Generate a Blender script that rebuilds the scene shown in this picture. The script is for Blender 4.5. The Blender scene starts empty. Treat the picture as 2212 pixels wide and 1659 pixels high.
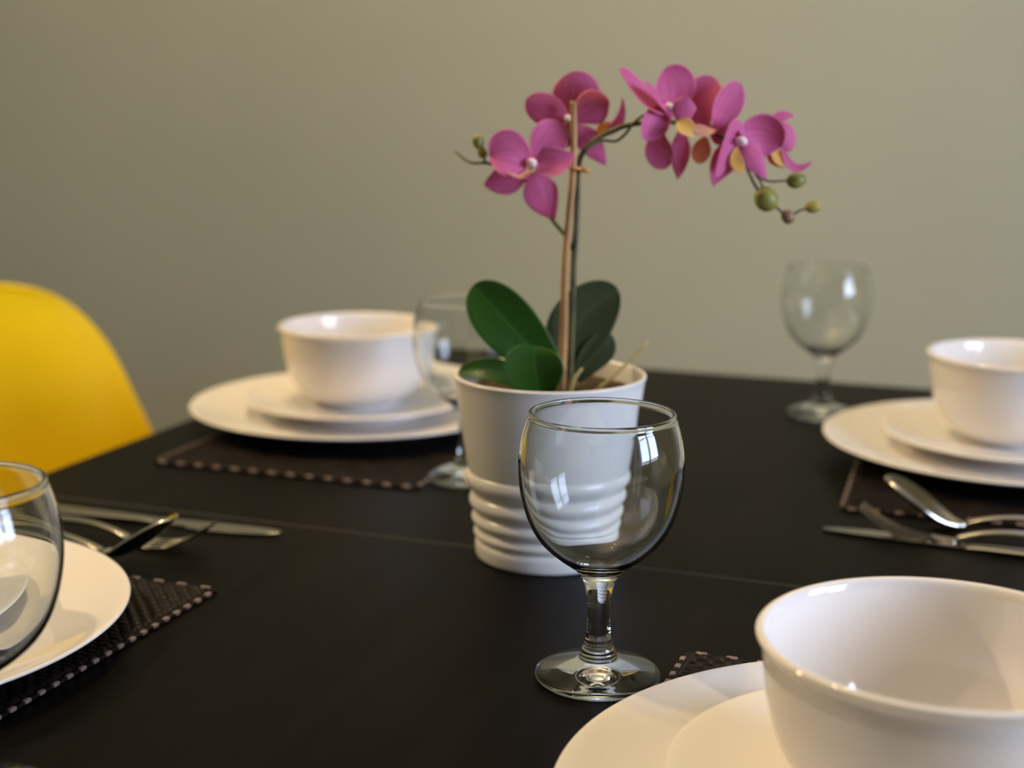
import bpy, bmesh, math, random
from mathutils import Vector, Matrix, noise

random.seed(7)
C = bpy.context.scene.collection
S = bpy.context.scene
PI = math.pi
TZ = 0.74                      # height of the table top above the floor
PSI = 0.35725                  # camera heading, turned from the table's long axis

# ------------------------------------------------------------------ camera
cam = bpy.data.cameras.new('camera')
cam.sensor_width = 36.0
cam.lens = 50.34
cam.clip_start = 0.02
cam.dof.use_dof = True
cam.dof.focus_distance = 0.675
cam.dof.aperture_fstop = 5.5
co = bpy.data.objects.new('camera', cam)
C.objects.link(co)
pitch, roll = 0.19968, 0.0045
fw = Vector((0, math.cos(pitch), -math.sin(pitch)))
up0 = Vector((0, math.sin(pitch), math.cos(pitch)))
rt0 = Vector((1, 0, 0))
rt = math.cos(roll) * rt0 + math.sin(roll) * up0
up = -math.sin(roll) * rt0 + math.cos(roll) * up0
M3 = Matrix((rt, up, -fw)).transposed()
co.matrix_world = Matrix.Translation((0, 0, TZ + 0.28398)) @ Matrix.Rotation(PSI, 4, 'Z') @ M3.to_4x4()
S.camera = co

# ------------------------------------------------------------------ world, lights, exposure
w = bpy.data.worlds.new('world')
S.world = w
w.use_nodes = True
w.node_tree.nodes['Background'].inputs[0].default_value = (0.75, 0.86, 1.0, 1)
w.node_tree.nodes['Background'].inputs[1].default_value = 1.2

def area(name, loc, rot, sx, sy, power, col):
    l = bpy.data.lights.new(name, 'AREA')
    l.shape = 'RECTANGLE'; l.size = sx; l.size_y = sy
    l.energy = power; l.color = col
    o = bpy.data.objects.new(name, l); C.objects.link(o)
    o.location = loc; o.rotation_euler = rot
    return o

def bulb(name, loc, power, col, r):
    l = bpy.data.lights.new(name, 'POINT')
    l.energy = power; l.color = col; l.shadow_soft_size = r
    o = bpy.data.objects.new(name, l); C.objects.link(o)
    o.location = loc
    return o

# daylight through the window in the right wall
WX, WY, WZ = 1.25, 0.56, 1.22
area('window_daylight', (WX + 0.13, WY, WZ), (0, PI / 2, 0), 0.70, 0.84, 43.0, (0.60, 0.72, 1.0))
# the bulbs of the ceiling lamp that hangs over the table
for k, (bx, by) in enumerate(((-0.70, 1.02), (-0.76, 0.88), (-0.62, 0.90))):
    bulb('lamp_bulb', (bx, by, TZ + 1.42), 11.5, (1.0, 0.73, 0.39), 0.022)
# a recessed ceiling spotlight to the left of the table
sl = bpy.data.lights.new('ceiling_spot', 'SPOT')
sl.energy = 100.0; sl.color = (1.0, 0.73, 0.40); sl.shadow_soft_size = 0.03
sl.spot_size = math.radians(68); sl.spot_blend = 0.55
so = bpy.data.objects.new('ceiling_spot', sl); C.objects.link(so)
so.location = (-2.20, 0.75, 2.25)
so.rotation_euler = (Vector((-0.35, 0.78, TZ + 0.1)) - Vector(so.location)).to_track_quat('-Z', 'Y').to_euler()
S.view_settings.view_transform = 'Standard'
S.view_settings.look = 'None'
S.view_settings.gamma = 1.0
S.view_settings.use_curve_mapping = False
S.view_settings.exposure = 0.0
S.cycles.max_bounces = 14
S.cycles.transmission_bounces = 12
S.cycles.sample_clamp_indirect = 6.0
S.cycles.blur_glossy = 0.4

# ------------------------------------------------------------------ materials
def mat(name, col, rough=0.5, metal=0.0, spec=0.5, coat=0.0, coat_rough=0.05):
    m = bpy.data.materials.new(name); m.use_nodes = True
    b = m.node_tree.nodes['Principled BSDF']
    b.inputs['Base Color'].default_value = (*col, 1)
    b.inputs['Roughness'].default_value = rough
    b.inputs['Metallic'].default_value = metal
    b.inputs['Specular IOR Level'].default_value = spec
    b.inputs['Coat Weight'].default_value = coat
    b.inputs['Coat Roughness'].default_value = coat_rough
    return m

def nt(m): return m.node_tree.nodes, m.node_tree.links, m.node_tree.nodes['Principled BSDF']

def noise_mix(m, c1, c2, scale=8.0, detail=4.0, lo=0.35, hi=0.65, stretch=None):
    n, l, b = nt(m)
    tc = n.new('ShaderNodeTexCoord'); nz = n.new('ShaderNodeTexNoise'); r = n.new('ShaderNodeValToRGB')
    nz.inputs['Scale'].default_value = scale; nz.inputs['Detail'].default_value = detail
    if stretch:
        mp = n.new('ShaderNodeMapping'); mp.inputs['Scale'].default_value = stretch
        l.new(tc.outputs['Object'], mp.inputs['Vector']); l.new(mp.outputs['Vector'], nz.inputs['Vector'])
    else:
        l.new(tc.outputs['Object'], nz.inputs['Vector'])
    r.color_ramp.elements[0].position = lo; r.color_ramp.elements[0].color = (*c1, 1)
    r.color_ramp.elements[1].position = hi; r.color_ramp.elements[1].color = (*c2, 1)
    l.new(nz.outputs['Fac'], r.inputs['Fac']); l.new(r.outputs['Color'], b.inputs['Base Color'])
    return nz

def bump(m, scale, strength, dist=0.001, detail=3.0):
    n, l, b = nt(m)
    tc = n.new('ShaderNodeTexCoord'); nz = n.new('ShaderNodeTexNoise'); bp = n.new('ShaderNodeBump')
    nz.inputs['Scale'].default_value = scale; nz.inputs['Detail'].default_value = detail
    bp.inputs['Strength'].default_value = strength; bp.inputs['Distance'].default_value = dist
    l.new(tc.outputs['Object'], nz.inputs['Vector'])
    l.new(nz.outputs['Fac'], bp.inputs['Height']); l.new(bp.outputs['Normal'], b.inputs['Normal'])

WALL = mat('wall_paint', (0.39, 0.405, 0.33), 0.62, spec=0.3)
noise_mix(WALL, (0.415, 0.445, 0.372), (0.432, 0.462, 0.388), 3.0)
bump(WALL, 260, 0.12, 0.0006)
CEIL = mat('ceiling_paint', (0.82, 0.81, 0.78), 0.8)
FLOOR = mat('floor_wood', (0.3, 0.2, 0.12), 0.4)
noise_mix(FLOOR, (0.26, 0.18, 0.11), (0.38, 0.27, 0.17), 6.0, 6.0, stretch=(1, 9, 1))
TRIM = mat('white_trim', (0.78, 0.78, 0.76), 0.4)
TABLE = mat('black_brown_lacquer', (0.004, 0.0035, 0.003), 0.40, spec=0.042)
noise_mix(TABLE, (0.0030, 0.0026, 0.0021), (0.0052, 0.0044, 0.0035), 5.0, 5.0, stretch=(14, 1, 1))
bump(TABLE, 500, 0.10, 0.0003)
PORC = mat('white_porcelain', (0.80, 0.76, 0.72), 0.06, spec=0.5)
POT = mat('white_glazed_pot', (0.80, 0.78, 0.75), 0.28, spec=0.5)
MATM = mat('dark_brown_woven_leather', (0.008, 0.0055, 0.005), 0.42, spec=0.09)
noise_mix(MATM, (0.006, 0.004, 0.0036), (0.013, 0.009, 0.007), 60.0)
STITCH = mat('pale_stitch', (0.22, 0.16, 0.135), 0.35)
STEEL = mat('polished_steel', (0.42, 0.40, 0.35), 0.16, metal=1.0)
YELLOW = mat('yellow_plastic', (0.97, 0.66, 0.005), 0.5, spec=0.15)
BEECH = mat('beech_wood', (0.52, 0.33, 0.17), 0.5)
noise_mix(BEECH, (0.45, 0.28, 0.14), (0.58, 0.38, 0.20), 10, 4, stretch=(1, 1, 0.1))
DARKMETAL = mat('dark_metal', (0.03, 0.03, 0.03), 0.4, metal=0.8)
BLOB = mat('soil', (0.055, 0.038, 0.022), 0.95, spec=0.2)
noise_mix(BLOB, (0.030, 0.020, 0.012), (0.10, 0.072, 0.042), 160.0)
STEMM = mat('orchid_stem', (0.045, 0.05, 0.014), 0.5)
noise_mix(STEMM, (0.022, 0.022, 0.008), (0.13, 0.12, 0.035), 60.0, 2.0)
BAMBOO = mat('bamboo_stake', (0.40, 0.20, 0.075), 0.55)
noise_mix(BAMBOO, (0.30, 0.15, 0.075), (0.56, 0.30, 0.095), 14.0, 3.0, stretch=(1, 1, 1.3))
ROOT = mat('aerial_root', (0.42, 0.33, 0.11), 0.6)
CLIPM = mat('amber_clip', (0.62, 0.29, 0.09), 0.4)
BUDM = mat('orchid_bud', (0.17, 0.19, 0.045), 0.45)
noise_mix(BUDM, (0.12, 0.12, 0.02), (0.32, 0.30, 0.06), 70.0, 2.0)
BUDR = mat('reddish_bud', (0.27, 0.15, 0.08), 0.45)
BUDY = mat('yellow_bud', (0.36, 0.30, 0.06), 0.45)
COLM = mat('orchid_column', (0.92, 0.74, 0.78), 0.4)

def leaf_mat(name, c0, c1, c2, rough, spec):
    m = mat(name, c1, rough, spec=spec)
    n, l, b = nt(m)
    at = n.new('ShaderNodeAttribute'); at.attribute_name = 'across'
    ab = n.new('ShaderNodeMath'); ab.operation = 'ABSOLUTE'
    l.new(at.outputs['Fac'], ab.inputs[0])
    r = n.new('ShaderNodeValToRGB')
    r.color_ramp.elements[0].position = 0.0; r.color_ramp.elements[0].color = (*c0, 1)
    r.color_ramp.elements[1].position = 0.07; r.color_ramp.elements[1].color = (*c1, 1)
    e = r.color_ramp.elements.new(0.94); e.color = (*c1, 1)
    e = r.color_ramp.elements.new(1.0); e.color = (*c2, 1)
    l.new(ab.outputs[0], r.inputs['Fac']); l.new(r.outputs['Color'], b.inputs['Base Color'])
    return m
LEAF = leaf_mat('orchid_leaf', (0.045, 0.13, 0.022), (0.024, 0.082, 0.009), (0.07, 0.15, 0.045), 0.38, 0.25)
LEAFB = leaf_mat('orchid_leaf_underside', (0.050, 0.062, 0.024), (0.040, 0.048, 0.018), (0.045, 0.06, 0.03), 0.65, 0.07)

def petal_mat(name, base, vein, edge):
    m = mat(name, base, 0.55, spec=0.25)
    n, l, b = nt(m)
    at = n.new('ShaderNodeAttribute'); at.attribute_name = 'across'
    al = n.new('ShaderNodeAttribute'); al.attribute_name = 'along'
    cmb = n.new('ShaderNodeCombineXYZ')
    l.new(at.outputs['Fac'], cmb.inputs[0]); l.new(al.outputs['Fac'], cmb.inputs[1])
    mp = n.new('ShaderNodeMapping'); mp.inputs['Scale'].default_value = (9, 1.4, 1)
    l.new(cmb.outputs[0], mp.inputs['Vector'])
    nz = n.new('ShaderNodeTexNoise'); nz.inputs['Scale'].default_value = 1.0; nz.inputs['Detail'].default_value = 3
    l.new(mp.outputs['Vector'], nz.inputs['Vector'])
    r = n.new('ShaderNodeValToRGB')
    r.color_ramp.elements[0].position = 0.35; r.color_ramp.elements[0].color = (*vein, 1)
    r.color_ramp.elements[1].position = 0.62; r.color_ramp.elements[1].color = (*base, 1)
    l.new(nz.outputs['Fac'], r.inputs['Fac'])
    ab = n.new('ShaderNodeMath'); ab.operation = 'ABSOLUTE'; l.new(at.outputs['Fac'], ab.inputs[0])
    mr = n.new('ShaderNodeMapRange'); mr.inputs['From Min'].default_value = 0.86; mr.inputs['From Max'].default_value = 1.0
    mr.inputs['To Max'].default_value = 0.7
    l.new(ab.outputs[0], mr.inputs['Value'])
    mx = n.new('ShaderNodeMix'); mx.data_type = 'RGBA'
    l.new(mr.outputs[0], mx.inputs['Factor']); l.new(r.outputs['Color'], mx.inputs['A'])
    mx.inputs['B'].default_value = (*edge, 1)
    l.new(mx.outputs['Result'], b.inputs['Base Color'])
    tr = n.new('ShaderNodeBsdfTranslucent'); l.new(mx.outputs['Result'], tr.inputs['Color'])
    ms = n.new('ShaderNodeMixShader'); ms.inputs[0].default_value = 0.28
    out = n['Material Output']
    l.new(b.outputs[0], ms.inputs[1]); l.new(tr.outputs[0], ms.inputs[2]); l.new(ms.outputs[0], out.inputs['Surface'])
    return m
PETAL = petal_mat('orchid_petal', (0.76, 0.185, 0.40), (0.62, 0.11, 0.28), (0.86, 0.32, 0.50))
LIP = petal_mat('orchid_lip', (0.78, 0.27, 0.27), (0.85, 0.52, 0.16), (0.72, 0.18, 0.34))
LIPY = petal_mat('orchid_lip_throat', (0.95, 0.52, 0.06), (0.95, 0.70, 0.32), (0.88, 0.50, 0.34))

def glass_mat():
    m = bpy.data.materials.new('clear_glass'); m.use_nodes = True
    n, l = m.node_tree.nodes, m.node_tree.links
    n.remove(n['Principled BSDF'])
    g = n.new('ShaderNodeBsdfGlass'); g.inputs['Roughness'].default_value = 0.0; g.inputs['IOR'].default_value = 1.5
    g.inputs['Color'].default_value = (0.975, 0.985, 0.98, 1)
    l.new(g.outputs[0], n['Material Output'].inputs['Surface'])
    return m
GLASS = glass_mat()

# ------------------------------------------------------------------ helpers
def obj(name, bm, material, parent=None, smooth=True):
    bmesh.ops.recalc_face_normals(bm, faces=bm.faces)
    me = bpy.data.meshes.new(name)
    bm.to_mesh(me); bm.free()
    if material: me.materials.append(material)
    if smooth:
        for p in me.polygons: p.use_smooth = True
    o = bpy.data.objects.new(name, me); C.objects.link(o)
    if parent: o.parent = parent
    return o

def tag(o, label=None, cat=None, group=None, kind=None):
    if label: o['label'] = label
    if cat: o['category'] = cat
    if group: o['group'] = group
    if kind: o['kind'] = kind
    return o

def thing(name, label, cat, loc, rz=0.0, group=None):
    o = bpy.data.objects.new(name, None); C.objects.link(o)
    o.location = loc; o.rotation_euler = (0, 0, rz)
    o.empty_display_size = 0.05
    return tag(o, label, cat, group)

def copy_tree(o, parent=None):
    c = o.copy(); C.objects.link(c)
    if parent: c.parent = parent
    for ch in list(o.children): copy_tree(ch, c)
    return c

def box(bm, lo, hi, bevel=0.0, seg=2):
    r = bmesh.ops.create_cube(bm, size=1.0)
    vs = r['verts']
    for v in vs:
        v.co = Vector([lo[i] + (v.co[i] + 0.5) * (hi[i] - lo[i]) for i in range(3)])
    if bevel:
        es = list({e for v in vs for e in v.link_edges})
        bmesh.ops.bevel(bm, geom=es, offset=bevel, segments=seg, profile=0.5, affect='EDGES')

def bx(name, lo, hi, m, parent=None, bevel=0.0, seg=2):
    bm = bmesh.new(); box(bm, lo, hi, bevel, seg)
    return obj(name, bm, m, parent, smooth=False)

def spline(pts, sub=4):
    """Catmull-Rom through the points (any dimension)."""
    P = [Vector(p) for p in pts]
    out = []
    for i in range(len(P) - 1):
        p0 = P[i - 1] if i > 0 else P[i] * 2 - P[i + 1]
        p1, p2 = P[i], P[i + 1]
        p3 = P[i + 2] if i + 2 < len(P) else P[i + 1] * 2 - P[i]
        for k in range(sub):
            t = k / sub
            out.append(0.5 * ((2 * p1) + (p2 - p0) * t + (2 * p0 - 5 * p1 + 4 * p2 - p3) * t * t + (3 * p1 - p0 - 3 * p2 + p3) * t ** 3))
    out.append(P[-1])
    return out

def lathe(bm, prof, seg=96):
    """Surface of revolution about z; prof = (r, z) pairs, r = 0 closes to a pole."""
    rings = []
    for r, z in prof:
        if r < 1e-6: rings.append([bm.verts.new((0, 0, z))])
        else: rings.append([bm.verts.new((r * math.cos(2 * PI * k / seg), r * math.sin(2 * PI * k / seg), z)) for k in range(seg)])
    for a, b in zip(rings, rings[1:]):
        for k in range(seg):
            j = (k + 1) % seg
            if len(a) == 1 and len(b) == 1: continue
            if len(a) == 1: bm.faces.new((a[0], b[k], b[j]))
            elif len(b) == 1: bm.faces.new((a[k], a[j], b[0]))
            else: bm.faces.new((a[k], a[j], b[j], b[k]))

def sp2(pts, sub=4):
    return [(max(0.0, p.x), p.y) for p in spline([(r, z, 0) for r, z in pts], sub)]

def tube(bm, pts, rad, seg=10, sub=4, cap=True):
    P = spline(pts, sub)
    n = len(P)
    R = rad if callable(rad) else (lambda t: rad)
    prev = None
    up = Vector((0.3, 0.9, 0.2)).normalized()
    for i, p in enumerate(P):
        t = (P[min(i + 1, n - 1)] - P[max(i - 1, 0)]).normalized()
        u = (up - t * up.dot(t)).normalized(); v = t.cross(u); up = u
        r = R(i / (n - 1))
        ring = [bm.verts.new(p + r * (math.cos(2 * PI * k / seg) * u + math.sin(2 * PI * k / seg) * v)) for k in range(seg)]
        if prev:
            for k in range(seg): bm.faces.new((prev[k], prev[(k + 1) % seg], ring[(k + 1) % seg], ring[k]))
        elif cap: bm.faces.new(list(reversed(ring)))
        prev = ring
    if cap: bm.faces.new(prev)

def ellipsoid(bm, c, r, axis=None, seg=16):
    res = bmesh.ops.create_uvsphere(bm, u_segments=seg, v_segments=seg // 2 + 2, radius=1.0)
    q = Vector((0, 0, 1)).rotation_difference(Vector(axis)) if axis else None
    for v in res['verts']:
        p = Vector((v.co.x * r[0], v.co.y * r[1], v.co.z * r[2]))
        if q: p = q @ p
        v.co = p + Vector(c)

def blade(name, B, M, T, hw, N, kind, cup, material, parent, nu=14, nv=9, thick=0.0005, tc=0.55, base=0.28, wave=0.0, fold=0.0):
    """A petal or leaf: a curved spine B-M-T, a width profile, cupped along its width; solid."""
    B, M, T, N = Vector(B), Vector(M), Vector(T), Vector(N).normalized()
    bm = bmesh.new()
    la = bm.verts.layers.float.new('across'); ll = bm.verts.layers.float.new('along')
    grid = []
    sd = random.random() * 50
    for i in range(nu + 1):
        t = i / nu
        te = 1 - (1 - t) ** 1.5 if kind == 'r' else t
        p = B * (1 - te) ** 2 + M * 2 * te * (1 - te) + T * te * te
        tg = ((M - B) * (1 - te) + (T - M) * te).normalized()
        wd = tg.cross(N).normalized(); nn = wd.cross(tg).normalized()
        if nn.dot(N) < 0: nn = -nn
        if te < tc: f = base + (1 - base) * math.sin(PI / 2 * te / tc)
        else:
            q = (te - tc) / (1 - tc)
            f = math.sqrt(max(0.0, 1 - q * q)) if kind == 'r' else math.cos(PI / 2 * q) ** 0.85
        f = max(f, 0.03)
        row = []
        for j in range(nv):
            s = -1 + 2 * j / (nv - 1)
            off = cup * s * s * hw * f + fold * abs(s) * hw * f
            off += wave * hw * math.sin(5 * te + 2.5 * s + sd) * abs(s) * te
            v = bm.verts.new(p + wd * s * hw * f + nn * off)
            v[la] = s; v[ll] = te
            row.append(v)
        grid.append(row)
    for a, b in zip(grid, grid[1:]):
        for j in range(nv - 1): bm.faces.new((a[j], a[j + 1], b[j + 1], b[j]))
    o = obj(name, bm, material, parent)
    md = o.modifiers.new('thickness', 'SOLIDIFY'); md.thickness = thick; md.offset = 0
    sb = o.modifiers.new('smooth', 'SUBSURF'); sb.levels = 1; sb.render_levels = 1
    return o

# ------------------------------------------------------------------ room
RX0, RX1, RY0, RY1, RH = -2.6, WX, -2.2, 1.95, 2.55
def st(o): o['kind'] = 'structure'; return o
st(bx('floor', (RX0, RY0, -0.10), (RX1, RY1, 0), FLOOR))
st(bx('ceiling', (RX0, RY0, RH), (RX1, RY1, RH + 0.1), CEIL))
st(bx('wall_back', (RX0 - 0.1, RY1, 0), (RX1 + 0.1, RY1 + 0.1, RH), WALL))
st(bx('wall_left', (RX0 - 0.1, RY0, 0), (RX0, RY1, RH), WALL))
st(bx('wall_front', (RX0 - 0.1, RY0 - 0.1, 0), (RX1 + 0.1, RY0, RH), WALL))
bm = bmesh.new()
wy0, wy1, wz0, wz1 = WY - 0.41, WY + 0.41, WZ - 0.36, WZ + 0.36
box(bm, (WX, RY0, 0), (WX + 0.1, wy0, RH)); box(bm, (WX, wy1, 0), (WX + 0.1, RY1, RH))
box(bm, (WX, wy0, 0), (WX + 0.1, wy1, wz0)); box(bm, (WX, wy0, wz1), (WX + 0.1, wy1, RH))
st(obj('wall_right', bm, WALL, smooth=False))
bm = bmesh.new()
fx0, fx1 = WX + 0.01, WX + 0.07
box(bm, (fx0, wy0, wz0), (fx1, wy0 + 0.05, wz1)); box(bm, (fx0, wy1 - 0.05, wz0), (fx1, wy1, wz1))
box(bm, (fx0, wy0 + 0.05, wz0), (fx1, wy1 - 0.05, wz0 + 0.05)); box(bm, (fx0, wy0 + 0.05, wz1 - 0.05), (fx1, wy1 - 0.05, wz1))
box(bm, (fx0, WY - 0.035, wz0 + 0.05), (fx1, WY + 0.035, wz1 - 0.05))
for a, b in ((wy0 + 0.05, WY - 0.035), (WY + 0.035, wy1 - 0.05)):
    box(bm, (fx0 + 0.015, a, WZ + 0.09), (fx1 - 0.015, b, WZ + 0.11))
st(obj('window_1', bm, TRIM, smooth=False))
st(bx('baseboard_back', (RX0, RY1 - 0.015, 0), (RX1, RY1, 0.10), TRIM))
st(bx('baseboard_left', (RX0, RY0, 0), (RX0 + 0.015, RY1 - 0.015, 0.10), TRIM))

# ------------------------------------------------------------------ dining table
SEAMM = mat('seam_glint_paint', (0.09, 0.075, 0.058), 0.5)  # lighter brown standing in for the glint along the bevelled seam
TX0, TX1, TY0, TY1, SEAM = -0.700, 0.137, 0.184, 1.444, 0.814
TH = 0.030
tb = thing('dining_table', 'black-brown wooden dining table with a seam across its middle, under all the tableware', 'table',
           ((TX0 + TX1) / 2, SEAM, 0))
def tbx(name, lo, hi, bev, seg=3):
    l = tb.location
    return bx(name, [lo[i] - l[i] for i in range(3)], [hi[i] - l[i] for i in range(3)], TABLE, tb, bev, seg)
tbx('table_leaf', (TX0, TY0, TZ - TH), (TX1, SEAM - 0.0006, TZ), 0.0007)
tbx('table_leaf', (TX0, SEAM + 0.0006, TZ - TH), (TX1, TY1, TZ), 0.0007)
sm_ = tbx('seam_glint_strip', (TX0 + 0.001, SEAM - 0.0005, TZ - TH + 0.001), (TX1 - 0.001, SEAM + 0.0005, TZ - 0.0002), 0.0)  # added strip: the light line caught by the seam edges, put in as colour
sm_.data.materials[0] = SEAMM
tbx('apron', (TX0 + 0.07, TY0 + 0.07, TZ - TH - 0.085), (TX1 - 0.07, TY0 + 0.092, TZ - TH), 0.001)
tbx('apron', (TX0 + 0.07, TY1 - 0.092, TZ - TH - 0.085), (TX1 - 0.07, TY1 - 0.07, TZ - TH), 0.001)
tbx('apron', (TX0 + 0.07, TY0 + 0.092, TZ - TH - 0.085), (TX0 + 0.092, TY1 - 0.092, TZ - TH), 0.001)
tbx('apron', (TX1 - 0.092, TY0 + 0.092, TZ - TH - 0.085), (TX1 - 0.07, TY1 - 0.092, TZ - TH), 0.001)
for lx in (TX0 + 0.012, TX1 - 0.068):
    for ly in (TY0 + 0.012, TY1 - 0.068):
        tbx('leg', (lx, ly, 0), (lx + 0.056, ly + 0.056, TZ - TH), 0.003)

# ------------------------------------------------------------------ yellow chair
def make_chair():
    t = thing('shell_chair', 'yellow moulded plastic shell chair at the far left side of the table', 'chair', (-0.83, 1.14, 0))
    bm = bmesh.new()
    # centre line (x, z) from the front lip of the seat up to the top of the back, half width, curl of the edges
    st_ = [(0.225, .405, .17, .00, .010), (0.205, .425, .20, .00, .02), (0.12, .430, .225, .005, .035), (0.0, .425, .232, .01, .05),
           (-.085, .435, .230, .03, .060), (-.140, .480, .225, .065, .050), (-.165, .545, .215, .085, .025), (-.180, .62, .205, .080, .010),
           (-.195, .69, .200, .068, 0), (-.208, .745, .197, .052, 0), (-.219, .785, .180, .036, 0), (-.224, .808, .150, .024, 0), (-.227, .820, .105, .014, 0), (-.228, .8255, .045, .004, 0)]
    P = spline([(a, b, c) for a, b, c, d, e in st_], 3); Q = spline([(d, e, 0) for a, b, c, d, e in st_], 3)
    nv = 17; g = []
    for p, q in zip(P, Q):
        row = []
        for j in range(nv):
            s = -1 + 2 * j / (nv - 1)
            a = abs(s)
            row.append(bm.verts.new((p.x + q.x * a ** 2.0, p.z * math.sin(s * 1.25) / math.sin(1.25), p.y + q.y * a ** 3)))
        g.append(row)
    for a, b in zip(g, g[1:]):
        for j in range(nv - 1): bm.faces.new((a[j], a[j + 1], b[j + 1], b[j]))
    o = obj('shell', bm, YELLOW, t)
    md = o.modifiers.new('thickness', 'SOLIDIFY'); md.thickness = 0.006; md.offset = 0
    sb = o.modifiers.new('smooth', 'SUBSURF'); sb.levels = 1; sb.render_levels = 2
    for sx in (-1, 1):
        for sy in (-1, 1):
            bm = bmesh.new()
            tube(bm, [(0.03 + sx * 0.085, sy * 0.09, .409), (0.03 + sx * 0.15, sy * 0.16, .20), (0.03 + sx * 0.20, sy * 0.215, 0.0)], lambda q: 0.015 - 0.005 * q, 10)
            obj('leg', bm, BEECH, t)
    for sy in (-1, 1):
        bm = bmesh.new(); tube(bm, [(-.055, sy * .09, .405), (.03, sy * .05, .402), (.115, sy * .09, .405)], .006, 8); obj('seat_bracket', bm, DARKMETAL, t)
        bm = bmesh.new(); tube(bm, [(-.115, sy * .155, .215), (.03, 0, .30), (.175, -sy * .155, .215)], .004, 8); obj('cross_brace', bm, DARKMETAL, t)
    return t
make_chair()

# ------------------------------------------------------------------ placemats
ML, MW, MT = 0.222, 0.365, 0.0036      # along x, along y, thickness
def make_mat(label, loc, rz):
    root = thing('placemat', label, 'placemat', loc, rz, 'dark woven placemats')
    bx('backing', (-ML / 2, -MW / 2, 0), (ML / 2, MW / 2, MT * 0.6), MATM, root, 0.0008)
    bm = bmesh.new()
    nx, ny = 24, 74
    for j in range(ny):
        for i in range(nx + 1):
            x0 = -ML / 2 + 0.003 + (i - 0.5 * (j % 2)) * (ML - 0.006) / nx; x1 = x0 + (ML - 0.006) / nx
            x0 = max(x0, -ML / 2 + 0.003); x1 = min(x1, ML / 2 - 0.003)
            if x1 - x0 < 0.001: continue
            y0 = -MW / 2 + 0.003 + j * (MW - 0.006) / ny; y1 = y0 + (MW - 0.006) / ny
            mx_, my_ = (x0 + x1) / 2, (y0 + y1) / 2
            z0, z1 = MT * 0.58, MT * (1.0 + 0.12 * random.random())
            c = [bm.verts.new(p) for p in ((x0, y0, z0), (x1, y0, z0), (x1, y1, z0), (x0, y1, z0))]
            k = 0.55
            d = [bm.verts.new((mx_ + (v.co.x - mx_) * k, my_ + (v.co.y - my_) * k, z1)) for v in c]
            bm.faces.new(d)
            for q in range(4): bm.faces.new((c[q], c[(q + 1) % 4], d[(q + 1) % 4], d[q]))
    tag(obj('woven_strands', bm, MATM, root, smooth=True), kind='stuff')
    # stitches over the bound edge
    def stitch(sx, sy):
        bm = bmesh.new(); box(bm, (-sx / 2, -sy / 2, -0.0014), (sx / 2, sy / 2, 0.0010), 0.0008, 2)
        me = obj('edge_stitch', bm, STITCH, root); return me
    a = stitch(0.0062, 0.0030); b = stitch(0.0030, 0.0046)
    ya = [(-ML / 2 + 0.008 + k * (ML - 0.016) / 13, s * (MW / 2 - 0.0007)) for s in (-1, 1) for k in range(14)]
    yb = [(s * (ML / 2 - 0.0005), -MW / 2 + 0.010 + k * (MW - 0.020) / 33) for s in (-1, 1) for k in range(34)]
    for proto, spots in ((a, ya), (b, yb)):
        for k, (x, y) in enumerate(spots):
            o = proto if k == 0 else proto.copy()
            if k: C.objects.link(o); o.parent = root
            o.location = (x, y, MT * 0.56)
    return root
MATS = [('dark woven placemat under the plates at the far left corner of the table', (-0.533, 1.1015, TZ), 0.02),
        ('dark woven placemat with bright edge stitches, under the near left plate beside the cut-off goblet', (-0.5465, 0.498, TZ), 0.0),
        ('dark woven placemat behind the spoon and fork, under the far right plates', (-0.0185, 1.168, TZ), 0.045),
        ('dark woven placemat whose corner peeks out between central goblet and nearest bowl', (-0.048, 0.503, TZ), 0.0)]
for l, p, r in MATS: make_mat(l, p, r)

# ------------------------------------------------------------------ crockery
def lathe_obj(name, prof, m, seg=112, parent=None):
    bm = bmesh.new(); lathe(bm, prof, seg); return obj(name, bm, m, parent)
BIG = sp2([(0, .0026), (.05, .0026), (.078, .0024), (.083, .0002), (.088, .0002), (.092, .0030), (.112, .0064), (.132, .0108), (.1425, .0140),
           (.1452, .0153), (.1453, .0164), (.1438, .0168), (.139, .0158), (.128, .0128), (.112, .0093), (.095, .0072), (.07, .0066), (.035, .0065), (0, .0065)], 4)
SMALL = sp2([(0, .0026), (.03, .0026), (.049, .0024), (.0515, .0002), (.055, .0002), (.0575, .0038), (.072, .0078), (.086, .0115), (.0950, .0134),
             (.0985, .0140), (.0990, .0149), (.0980, .0156), (.0935, .0151), (.084, .0130), (.072, .0106), (.060, .0091), (.045, .0086), (.02, .0085), (0, .0085)], 4)
BOWL = sp2([(0, .0030), (.018, .0030), (.029, .0028), (.0315, .0002), (.0345, .0002), (.0362, .0026), (.0430, .0062), (.0510, .0125), (.0572, .0215),
            (.0618, .0335), (.0645, .0465), (.0658, .0580), (.0663, .0642), (.0682, .0664), (.0686, .0678), (.0672, .0689), (.0652, .0684), (.0638, .0650), (.0625, .0560), (.0604, .0420),
            (.0560, .0290), (.0486, .0175), (.0394, .0105), (.0250, .0070), (.0120, .0062), (0, .0060)], 4)
Z_BIG = TZ + 0.0042
Z_SMALL = Z_BIG + 0.0065
Z_BOWL = Z_SMALL + 0.0085
SET = [('at the far left corner of the table', (-0.5555, 1.1041), (0, 0)),
       ('behind the goblet cut off at left', (-0.5698, 0.5353), (0, 0)),
       ('behind the far spoon and fork', (-0.0150, 1.1660), (0, 0)),
       ('nearest the viewer, before the central goblet', (-0.0252, 0.5253), (-0.004, 0.006))]
big = small = bowl = None
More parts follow.
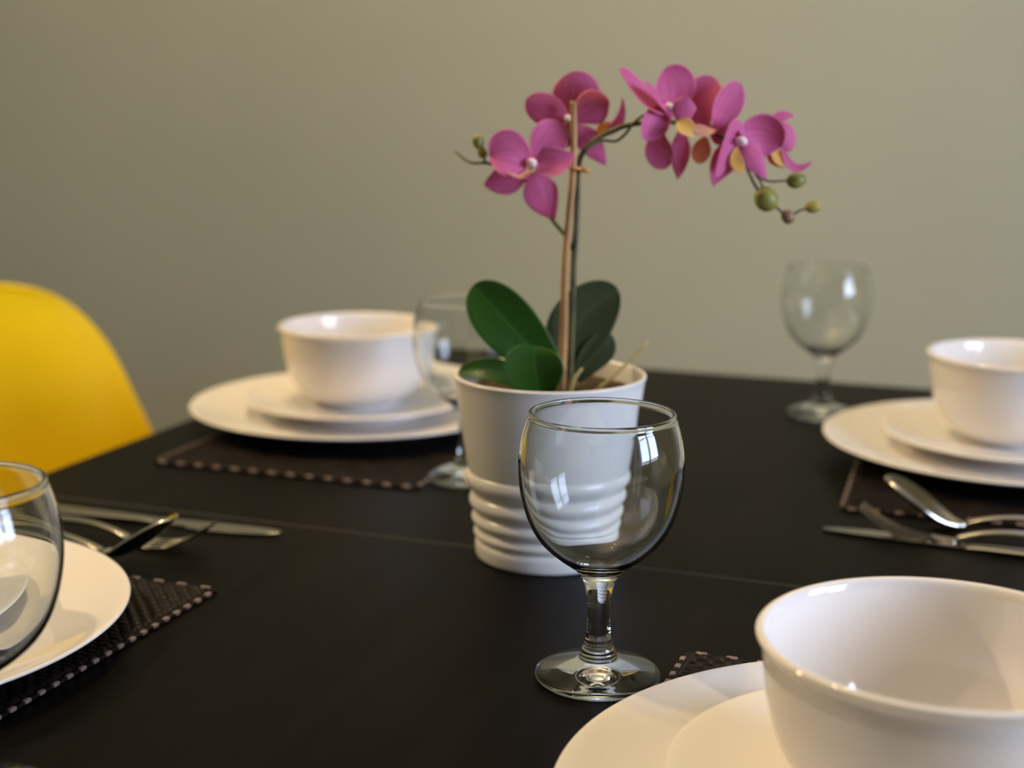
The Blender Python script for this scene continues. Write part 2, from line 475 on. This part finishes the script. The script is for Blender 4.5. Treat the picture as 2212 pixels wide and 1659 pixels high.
for where, (x, y), (ox, oy) in SET:
    if big is None:
        big = lathe_obj('dinner_plate', BIG, PORC, 144); small = lathe_obj('side_plate', SMALL, PORC, 128); bowl = lathe_obj('soup_bowl', BOWL, PORC, 144)
        a, b, c = big, small, bowl
    else:
        a, b, c = big.copy(), small.copy(), bowl.copy()
        for o in (a, b, c): C.objects.link(o)
    a.location = (x, y, Z_BIG); b.location = (x + ox, y + oy, Z_SMALL); c.location = (x, y, Z_BOWL)
    tag(a, 'large white dinner plate on dark placemat, ' + where, 'plate', 'large white dinner plates')
    tag(b, 'small white side plate under a bowl, ' + where, 'plate', 'small white side plates')
    tag(c, 'white round bowl on two plates, ' + where, 'bowl', 'white bowls on stacked plates')

# ------------------------------------------------------------------ goblets
OUT = [(.0, .0014), (.012, .0010), (.024, .0003), (.0290, .0), (.0307, .0010), (.0312, .0026), (.0298, .0040), (.0255, .0056), (.0190, .0078), (.0130, .0098), (.0100, .0108),
       (.0093, .0120), (.0091, .0140), (.0078, .0160), (.0071, .0185), (.0062, .0225), (.0058, .0280), (.0056, .0345), (.0059, .0400), (.0066, .0450), (.0079, .0500), (.0104, .0543),
       (.0142, .0580), (.0215, .0634), (.0286, .0700), (.0340, .0784), (.0375, .0880), (.0395, .0978), (.0402, .1065), (.0400, .1138), (.0388, .1220), (.0367, .1297), (.0356, .1325), (.0356, .1337)]
LIPG = [(.0353, .1345), (.0346, .1350), (.0339, .1349), (.0335, .1342)]
INN = [(.0338, .1332), (.0346, .1316), (.0355, .1294), (.0377, .1218), (.0390, .1137), (.0392, .1065), (.0384, .0980), (.0363, .0884), (.0327, .0790), (.0272, .0708), (.0202, .0645), (.0135, .0605), (.0075, .0582), (.0035, .0574), (0, .0572)]
GOB = sp2(OUT + LIPG + INN, 4)
gob = None
for lab, (x, y) in (('clear stemmed goblet in sharp focus in front of the plant pot', (-0.1934, 0.6417)),
                    ('clear stemmed goblet in front of the near left plate, cut off by the picture edge', (-0.3913, 0.4270)),
                    ('clear stemmed goblet half hidden behind the orchid leaves and plant pot', (-0.3977, 0.9687)),
                    ('clear stemmed goblet out of focus at the far end beside the far right plates', (-0.1804, 1.2857))):
    if gob is None: o = gob = lathe_obj('wine_goblet', GOB, GLASS, 128)
    else: o = gob.copy(); C.objects.link(o)
    o.location = (x, y, TZ + 0.0002)
    tag(o, lab, 'glass', 'stemmed goblets')

# ------------------------------------------------------------------ cutlery (built lying along +x, tip at +x)
def strip(name, stations, m, parent, nv=9, thick=0.0014, sub=4):
    """stations: x, y centre, z, half width, dish depth."""
    bm = bmesh.new(); g = []
    P = spline([(a, b, c) for a, b, c, d, e in stations], sub); Q = spline([(d, e, 0) for a, b, c, d, e in stations], sub)
    for p, q in zip(P, Q):
        hw, ds = max(q.x, 0.0004), max(q.y, 0.0)
        g.append([bm.verts.new((p.x, p.y + s * hw, p.z + ds * s * s)) for s in [-1 + 2 * j / (nv - 1) for j in range(nv)]])
    for a, b in zip(g, g[1:]):
        for j in range(nv - 1): bm.faces.new((a[j], a[j + 1], b[j + 1], b[j]))
    o = obj(name, bm, m, parent)
    md = o.modifiers.new('thickness', 'SOLIDIFY'); md.thickness = thick; md.offset = 1.0
    bv = o.modifiers.new('edge', 'BEVEL'); bv.width = thick * 0.35; bv.segments = 2; bv.limit_method = 'ANGLE'
    return o
HANDLE = [(-.135, 0, .0012, .0060, 0), (-.131, 0, .0014, .0090, 0), (-.118, 0, .0028, .0098, 0), (-.090, 0, .0068, .0075, 0), (-.060, 0, .0095, .0050, 0), (-.036, 0, .0092, .0034, 0), (-.018, 0, .0058, .0030, 0), (-.007, 0, .0018, .0036, .0002)]
def make_spoon(label, loc, rz):
    t = thing('spoon', label, 'spoon', loc, rz, 'spoons beside the plates')
    strip('handle', HANDLE, STEEL, t, thick=0.0022)
    strip('spoon_bowl', [(-.007, 0, .0018, .0036, .0002), (.000, 0, .0004, .0080, .0028), (.010, 0, .0020, .0150, .0062), (.022, 0, .0080, .0185, .0082), (.034, 0, .0165, .0165, .0072), (.042, 0, .0235, .0110, .0046), (.0462, 0, .0276, .0055, .0016), (.0475, 0, .0290, .0012, 0)], STEEL, t)
    return t
def make_fork(label, loc, rz):
    t = thing('fork', label, 'fork', loc, rz, 'forks beside the plates')
    strip('handle', HANDLE, STEEL, t, thick=0.0022)
    strip('fork_root', [(-.007, 0, .0018, .0036, .0002), (.000, 0, .0004, .0080, .0008), (.006, 0, .0006, .0098, .0010), (.010, 0, .0013, .0100, .0010)], STEEL, t)
    for y in (-.0086, -.0029, .0029, .0086):
        strip('tine', [(.0095, y, .0012, .0015, 0), (.026, y, .0032, .0015, 0), (.040, y, .0088, .0013, 0), (.050, y * .98, .0154, .0010, 0), (.0535, y * .97, .0186, .0005, 0)], STEEL, t, nv=5)
    return t
def make_knife(label, loc, rz):
    t = thing('table_knife', label, 'knife', loc, rz, 'table knives beside the plates')
    bm = bmesh.new()
    g = []
    for p in spline([(-.100, .0060, .0030), (-.096, .0084, .0040), (-.070, .0086, .0044), (-.030, .0072, .0040), (.000, .0058, .0034), (.012, .0052, .0028), (.018, .0052, .0018)], 4):
        g.append([bm.verts.new((p.x, p.y * math.cos(k * PI / 8), p.z / 2 + p.z / 2 * math.sin(k * PI / 8))) for k in range(16)])
    for a, b in zip(g, g[1:]):
        for k in range(16): bm.faces.new((a[k], a[(k + 1) % 16], b[(k + 1) % 16], b[k]))
    bm.faces.new(g[0]); bm.faces.new(g[-1])
    obj('handle', bm, STEEL, t)
    bm = bmesh.new()
    top = [(.016, .0048), (.050, .0050), (.085, .0046), (.103, .0032), (.110, .0005)]
    bot = [(.109, -.0030), (.100, -.0070), (.080, -.0102), (.055, -.0106), (.045, -.0090), (.043, -.0056), (.016, -.0050)]
    vs = [bm.verts.new((x, y, .0006 if y < 0 else .0012)) for x, y in top + bot]
    f = bm.faces.new(vs)
    o = obj('blade', bm, STEEL, t, smooth=False)
    md = o.modifiers.new('thickness', 'SOLIDIFY'); md.thickness = 0.0011; md.offset = 0
    bv = o.modifiers.new('edge', 'BEVEL'); bv.width = 0.0003; bv.segments = 2
    return t
zt = TZ + 0.0008
make_spoon('steel spoon with upturned bowl lying in front of the far right plates', (-0.0445, 0.968, zt + .0002), PI - 0.03)
make_fork('steel fork with raised tines between the spoon and knife at the far right', (-0.0480, 0.9325, zt), PI - 0.03)
make_knife('steel table knife nearest the viewer at the far right, its tip pointing left', (-0.0165, 0.9222, zt), PI - 0.065)
make_spoon('steel spoon beside the near left plate, its tip lifted over the table', (-0.5235, 0.700, TZ + .0052), 0.02)
make_fork('steel fork at the near left between the spoon and the knife', (-0.5320, 0.740, zt), 0.03)
make_knife('steel table knife at the near left, farthest from the plate, its tip pointing right', (-0.5660, 0.7828, zt), 0.079)

# ------------------------------------------------------------------ potted orchid
po = thing('potted_orchid', 'pink orchid with dark green leaves and bamboo stake in a white ribbed pot', 'plant', (-0.2809, 0.8195, TZ), PSI)
PR = sp2([(0, .0022), (.03, .0022), (.040, .0018), (.0425, .0002), (.0445, .0002), (.0457, .0016), (.0462, .0060), (.0461, .0090), (.0452, .0106), (.0447, .0116),
          (.0460, .0132), (.0470, .0150), (.0470, .0164), (.0459, .0182), (.0454, .0192), (.0468, .0212), (.0482, .0238), (.0483, .0258), (.0472, .0280), (.0465, .0292), (.0481, .0316), (.0497, .0348),
          (.0498, .0374), (.0486, .0400), (.0477, .0414), (.0494, .0444), (.0516, .0486), (.0520, .0520), (.0512, .0548), (.0504, .0560), (.0508, .0576), (.0521, .0650), (.0536, .0750), (.0562, .0950), (.0580, .1090), (.0588, .1128),
          (.0593, .1146), (.0590, .1155), (.0578, .1158), (.0566, .1152), (.0560, .1130), (.0550, .1060), (.0510, .0740), (.0470, .0500), (.0430, .0200), (.0395, .0080), (.0380, .0070), (0, .0068)], 4)
pot = lathe_obj('pot', PR, POT, 144, po)
bm = bmesh.new()
N = 36; R0 = .0543
g = []
for i in range(13):
    r = R0 * i / 12
    if i == 0: g.append([bm.verts.new((0, 0, .1075))]); continue
    g.append([bm.verts.new((r * math.cos(2 * PI * k / N), r * math.sin(2 * PI * k / N), .1045 + .0050 * noise.noise((r * 90 * math.cos(2 * PI * k / N), r * 90 * math.sin(2 * PI * k / N), 3.1)))) for k in range(N)])
for a, b in zip(g, g[1:]):
    for k in range(N):
        j = (k + 1) % N
        if len(a) == 1: bm.faces.new((a[0], b[k], b[j]))
        else: bm.faces.new((a[k], b[k], b[j], a[j]))
obj('soil', bm, BLOB, po)
def mm(p): return tuple(c * 0.001 for c in p[:3])
def mtube(name, pts, rad, m, seg=10):
    bm = bmesh.new(); tube(bm, [mm(p) for p in pts], rad, seg); return obj(name, bm, m, po)
FLOWERS = [
    ((-12.3, 2.0, 242.8), (-12.4, -4.0, 243.9, 3.3, 3.0), [(-11.7, 4.0, 241.9), (-17.2, 10.0, 234.1)], [
        ('petal', (-13.7, 0.0, 243.7), (-26.2, -7.0, 252.1), (-37.5, -3.0, 247.6), 14.9, (-0.25, -1, 0.35), 'r', 0.25, 'p'),
        ('sepal', (-11.0, 2.0, 245.3), (-1.4, 0.0, 256.6), (2.7, 4.0, 268.8), 11.6, (0.2, -1, 0.25), 'r', 0.2, 'p'),
        ('petal', (-10.1, 1.0, 242.0), (1.9, -6.0, 243.0), (13.2, -3.0, 249.4), 9.9, (0.1, -1, 0.5), 'o', 0.25, 'p'),
        ('sepal', (-15.1, 5.0, 239.1), (-29.0, 6.0, 231.2), (-41.3, 9.0, 230.4), 9.4, (-0.1, -1, -0.1), 'o', 0.1, 'p'),
        ('sepal', (-11.7, 4.0, 238.0), (-6.1, 2.0, 223.5), (2.3, 7.0, 209.5), 11.0, (0.1, -1, 0.1), 'o', -0.15, 'p'),
        ('lip', (-13.4, 0.0, 239.9), (-17.9, -8.0, 230.4), (-27.5, -15.0, 239.2), 3.0, (0.1, -0.5, 0.9), 'o', 0.5, 'l'),
    ]),
    ((13.2, 10.0, 268.2), (9.2, 8.0, 269.8, 2.2, 2.5), [(12.6, 8.0, 267.7), (9.2, 6.0, 268.2), (8.1, 5.0, 266.1)], [
        ('petal', (11.6, 10.0, 267.6), (-3.6, 8.0, 274.7), (-15.8, 13.0, 280.9), 9.9, (-0.2, -1, 0.1), 'r', -0.2, 'p'),
        ('sepal', (13.3, 12.0, 269.8), (15.9, 13.0, 283.7), (13.1, 17.0, 297.7), 14.9, (0, -1, 0.1), 'r', -0.2, 'p'),
        ('petal', (13.1, 8.0, 268.2), (23.3, 3.0, 278.1), (34.1, 9.0, 280.3), 11.0, (0.2, -1, 0.2), 'r', -0.25, 'p'),
        ('sepal', (13.8, 9.0, 265.5), (23.9, 8.0, 256.5), (33.0, 12.0, 241.7), 7.7, (0.1, -1, 0.1), 'o', -0.2, 'p'),
        ('sepal', (12.2, 12.0, 265.4), (5.1, 14.0, 258.1), (-1.5, 16.0, 252.5), 8.3, (0, -1, 0), 'o', -0.2, 'p'),
        ('lip', (26.0, 13.0, 260.5), (45.3, 20.0, 261.7), (43.0, 24.0, 282.5), 3.6, (0.2, -1, 0.1), 'o', 0.2, 'p'),
        ('lip', (26.8, 12.0, 260.5), (30.2, 14.0, 264.6), (35.3, 15.0, 268.2), 3.0, (0.2, -1, 0.1), 'o', 0.2, 'y'),
    ]),
    ((70.7, 2.0, 275.1), (68.9, -6.0, 277.0, 3.3, 2.5), [(70.9, 4.0, 274.0), (68.8, 9.0, 268.4)], [
        ('petal', (69.4, 0.0, 272.9), (49.7, -9.0, 282.0), (38.3, -12.0, 299.2), 11.0, (0.75, -0.38, 0.4), 'r', 0.15, 'p'),
        ('petal', (69.0, -3.0, 275.1), (58.4, -15.0, 283.9), (52.6, -20.0, 291.5), 7.2, (0.85, -0.25, 0.4), 'o', 0.1, 'p'),
        ('sepal', (72.4, 5.0, 275.6), (76.8, 6.0, 288.6), (66.9, 9.0, 299.4), 13.0, (0.15, -1, 0.1), 'r', 0.15, 'p'),
        ('petal', (71.2, 2.0, 274.5), (57.3, -9.0, 271.9), (56.6, -6.0, 256.8), 8.8, (0.35, -0.9, 0.3), 'r', 0.45, 'p'),
        ('sepal', (65.2, 5.0, 263.6), (61.0, 4.0, 251.3), (70.0, 3.0, 241.5), 9.1, (-0.45, -0.9, 0.2), 'r', 0.2, 'p'),
        ('sepal', (77.2, 3.0, 263.7), (78.0, 2.0, 248.7), (75.5, 1.0, 234.4), 6.9, (0.3, -0.95, 0), 'o', -0.2, 'p'),
        ('lip', (78.6, -8.0, 266.1), (75.0, -13.0, 275.3), (78.8, -11.0, 282.7), 7.2, (0, -1, 0.3), 'r', -0.25, 'p'),
        ('lip', (72.7, -11.0, 268.8), (77.7, -15.0, 266.2), (83.5, -14.0, 259.8), 5.5, (-0.1, -1, 0.5), 'o', 0.2, 'y'),
        ('lip', (78.6, -12.0, 266.7), (87.8, -14.0, 261.5), (96.5, -9.0, 263.8), 3.6, (0, -1, 0.5), 'o', 0.2, 'l'),
    ]),
    ((93.5, 6.0, 268.6), (91.3, 5.0, 263.2, 1.9, 1.9), [(93.7, 7.0, 266.9), (86.2, 14.0, 264.8)], [
        ('petal', (89.6, 7.0, 262.3), (86.1, 6.0, 284.1), (98.5, 8.0, 292.5), 12.1, (-0.35, -1, 0.3), 'r', 0.15, 'p'),
        ('petal', (98.3, 3.0, 261.1), (100.2, -3.0, 278.0), (111.3, 1.0, 290.9), 10.2, (0.45, -0.85, 0.1), 'r', 0.2, 'p'),
        ('sepal', (94.0, 9.0, 263.6), (102.6, 10.0, 262.3), (111.5, 12.0, 255.3), 7.2, (0, -1, 0), 'o', 0.1, 'p'),
        ('lip', (93.2, 10.0, 259.2), (89.6, 11.0, 252.0), (90.0, 12.0, 243.1), 6.1, (0, -1, 0.2), 'r', 0.1, 'l'),
    ]),
    ((111.9, -3.0, 256.4), (111.2, -9.0, 257.4, 3.6, 2.8), [(112.4, 0.0, 255.2), (109.1, 5.0, 254.2)], [
        ('petal', (111.4, -6.0, 258.7), (110.6, -6.0, 278.8), (95.8, -15.0, 236.0), 7.2, (0.75, -0.55, 0.35), 'r', 0.3, 'p'),
        ('sepal', (111.2, -4.0, 257.2), (100.1, -3.0, 247.6), (96.0, -5.0, 230.5), 8.8, (0.25, -0.95, 0.1), 'o', 0.2, 'p'),
        ('petal', (110.2, -3.0, 256.9), (123.9, 5.0, 266.0), (136.9, 2.0, 253.6), 14.4, (-0.35, -1, -0.1), 'r', 0.35, 'p'),
        ('lip', (111.8, -8.0, 254.4), (116.9, -16.0, 250.9), (126.3, -14.0, 235.3), 7.5, (0.1, -1, 0.4), 'o', -0.3, 'p'),
        ('lip', (108.9, -9.0, 253.9), (105.7, -14.0, 245.4), (112.3, -15.0, 239.6), 4.1, (-0.2, -1, 0.3), 'r', 0.1, 'y'),
    ]),
    ((134.4, 12.0, 255.4), (134.1, 10.0, 255.0, 1.9, 1.9), [(134.6, 13.0, 254.9), (120.2, 4.0, 250.2)], [
        ('petal', (132.2, 13.0, 260.9), (134.9, 13.0, 275.2), (147.4, 16.0, 271.4), 4.1, (0.1, -1, 0.4), 'o', 0.1, 'p'),
        ('petal', (131.5, 12.0, 258.2), (141.0, 8.0, 268.0), (144.0, 11.0, 250.6), 8.3, (0.3, -1, 0.1), 'r', -0.25, 'p'),
        ('sepal', (131.4, 13.0, 252.6), (133.9, 13.0, 245.7), (141.4, 13.0, 241.0), 3.9, (0, -1, 0.2), 'o', 0.1, 'p'),
        ('lip', (133.2, 11.0, 253.3), (136.7, 10.0, 245.9), (143.5, 10.0, 243.4), 4.4, (0, -1, 0.3), 'r', 0.1, 'y'),
        ('lip', (139.2, 10.0, 253.3), (144.6, 10.0, 232.8), (158.5, 11.0, 245.6), 3.0, (0.1, -1, 0.3), 'o', 0.2, 'p'),
    ]),
]
LEAVES = [
    ((4.8, 0.0, 113.9), (-24.1, -12.0, 145.5), (-47.4, 2.0, 169.7), 17.9, (-0.3, -1, 0.35), 0.6, 0.1),
    ((-4.8, -16.0, 102.7), (-12.5, -34.0, 125.3), (-9.2, -26.0, 137.0), 17.9, (-0.1, -1, 0.5), 0.6, 0.18),
    ((-8.0, -6.0, 104.1), (-30.7, -14.0, 125.1), (-56.4, -4.0, 116.2), 8.4, (0, -0.75, 0.65), 0.5, 0.2),
    ((8.1, 12.0, 110.7), (7.3, 24.0, 145.4), (43.6, 32.0, 162.7), 20.7, (0.3, -0.95, 0.2), 0.5, 0.22),
    ((16.9, 14.0, 108.3), (27.1, 20.0, 127.0), (41.2, 28.0, 132.2), 10.1, (0.3, -0.95, 0.2), 0.6, 0.1),
]
STAKE = [(6.7, 0.0, 99.4), (8.2, 0.0, 140.5), (8.8, 0.0, 186.0), (12.6, 0.0, 238.9), (12.4, 0.0, 280.2)]
STEM = [(12.3, 4.0, 96.2), (13.4, 4.0, 145.7), (14.0, 4.0, 185.6), (15.4, 4.0, 210.9), (15.6, 3.0, 236.0), (17.5, 0.0, 248.5), (26.7, 0.0, 258.1), (40.4, 0.0, 264.9), (54.1, 0.0, 267.7), (68.8, 9.0, 268.4), (86.2, 14.0, 264.8), (102.4, 8.0, 259.6), (115.5, 0.0, 247.6), (123.7, -3.0, 235.4)]
STRAND = [(19.0, -2.0, 251.3), (29.8, 4.0, 256.9), (38.1, 4.0, 256.7), (43.8, 0.0, 261.4), (48.3, -4.0, 268.0), (56.8, 0.0, 273.1), (65.1, 6.0, 271.2)]
BRANCH = [(14.0, 4.0, 189.9), (8.8, 5.0, 199.6), (0.5, 12.0, 209.1), (-7.2, 15.0, 221.2), (-17.2, 16.0, 233.7), (-29.9, 12.0, 240.3), (-39.6, 4.0, 243.4), (-49.5, 10.0, 243.6), (-58.4, 22.0, 249.2)]
STALK2 = [(8.0, 5.0, 266.6), (11.5, 5.0, 255.1), (15.0, 4.0, 238.7)]
BUD1 = [(-39.6, 4.0, 243.4), (-41.8, 3.0, 248.1), (-43.7, 2.0, 252.8)]
ROOT1 = [(11.8, -8.0, 104.6), (14.5, -8.0, 113.8), (19.5, -7.0, 120.3)]
ROOT2 = [(26.8, -2.0, 103.4), (44.9, 3.0, 118.5), (60.8, 6.0, 134.6)]
T2 = [(123.7, -3.0, 235.4), (130.9, -2.0, 233.5), (141.0, 0.0, 234.0), (146.5, 0.0, 234.0)]
T3 = [(115.5, -1.0, 243.5), (121.7, -3.0, 230.8), (128.4, -3.0, 223.1), (135.5, -3.0, 217.6), (141.9, -3.0, 212.6), (148.3, -2.0, 215.9), (153.8, -2.0, 217.6), (157.6, -2.0, 218.4)]
T4 = [(123.7, -3.0, 235.4), (126.8, -3.0, 228.6)]
STKP = [mm(p) for p in STAKE]
nodes = (0.20, 0.43, 0.80)
def stake_r(t):
    r = 0.0027 - 0.0007 * t
    return r + 0.00035 * max(math.exp(-((t - q) / 0.006) ** 2) for q in nodes)
bm = bmesh.new(); tube(bm, STKP, stake_r, 12, 24); obj('stake', bm, BAMBOO, po)
mtube('stem', STEM, lambda t: 0.0020 - 0.0008 * t, STEMM)
mtube('stem', STRAND, 0.00085, STEMM)
mtube('stem', BRANCH, lambda t: 0.0013 - 0.0004 * t, STEMM)
mtube('stem', STALK2, 0.0009, STEMM)
mtube('stem', T2, 0.0007, STEMM)
mtube('stem', T3, lambda t: 0.0010 - 0.0004 * t, STEMM)
mtube('stem', T4, 0.0007, STEMM)
mtube('stem', BUD1, 0.0007, STEMM)
mtube('aerial_root', ROOT1, lambda t: 0.0022 - 0.0014 * t, ROOT)
mtube('aerial_root', ROOT2, lambda t: 0.0015 - 0.0008 * t, ROOT)
bm = bmesh.new()
tube(bm, [mm(p) for p in ((9.3, 1.0, 241.6), (9.8, -3.2, 241.8), (13.0, -4.6, 241.0), (17.0, -3.2, 240.6), (18.9, 1.0, 240.2), (16.0, 5.6, 240.4), (11.5, 4.6, 241.0))], 0.0012, 8)
tube(bm, [mm(p) for p in ((17.6, -2.2, 240.6), (20.6, -3.0, 239.6), (22.4, -2.0, 239.4))], lambda t: 0.0022 - 0.0008 * t, 8)
obj('clip', bm, CLIPM, po)
for c, r, ax, m in (((-44.3, 2, 256.0), (3.4, 3.4, 4.6), (-.25, 0, 1), BUDM), ((-41.8, 3, 249.6), (3.0, 3.0, 3.6), (-.3, 0, 1), BUDM),
                    ((146.5, 0, 234.0), (4.9, 4.9, 6.0), (1, 0, .12), BUDM), ((128.4, -3, 223.1), (7.2, 7.2, 7.8), (.5, 0, -.8), BUDM),
                    ((141.9, -3, 212.6), (4.1, 4.1, 4.6), (.5, 0, -.8), BUDR), ((157.2, -2, 218.4), (3.7, 3.7, 5.4), (1, 0, .1), BUDY)):
    bm = bmesh.new(); ellipsoid(bm, mm(c), mm(r), ax); obj('bud', bm, m, po)
for k, (b, m_, t_, hw, Nn, tc, cup) in enumerate(LEAVES):
    blade('leaf', mm(b), mm(m_), mm(t_), hw * .001, Nn, 'r', cup, LEAF if k < 3 else LEAFB, po, 18, 11, 0.0010, tc, 0.35, 0.02, 0.10)
MATK = {'p': PETAL, 'l': LIP, 'y': LIPY}
for cen, colm, ped, petals in FLOWERS:
    c = Vector(mm(cen))
    bm = bmesh.new()
    tube(bm, [Vector(mm(p)) - c for p in ped], 0.0009, 8)
    ellipsoid(bm, Vector(mm(ped[0])) - c, (.0016, .0016, .0022), (0, -1, .2), 12)
    fl = obj('flower', bm, STEMM, po); fl.location = c
    for nme, b, m_, t_, hw, Nn, kind, cup, k in petals:
        blade(nme, Vector(mm(b)) - c, Vector(mm(m_)) - c, Vector(mm(t_)) - c, hw * .001, Nn, kind, cup, MATK[k], fl, 12, 9, 0.0004,
              0.55 if kind == 'r' else 0.42, 0.22, 0.05)
    bm = bmesh.new()
    ellipsoid(bm, Vector(mm(colm)) - c, (colm[3] * .0010, colm[4] * .0010, colm[3] * .0012), (.5, -1, .1), 12)
    obj('column', bm, COLM, fl)
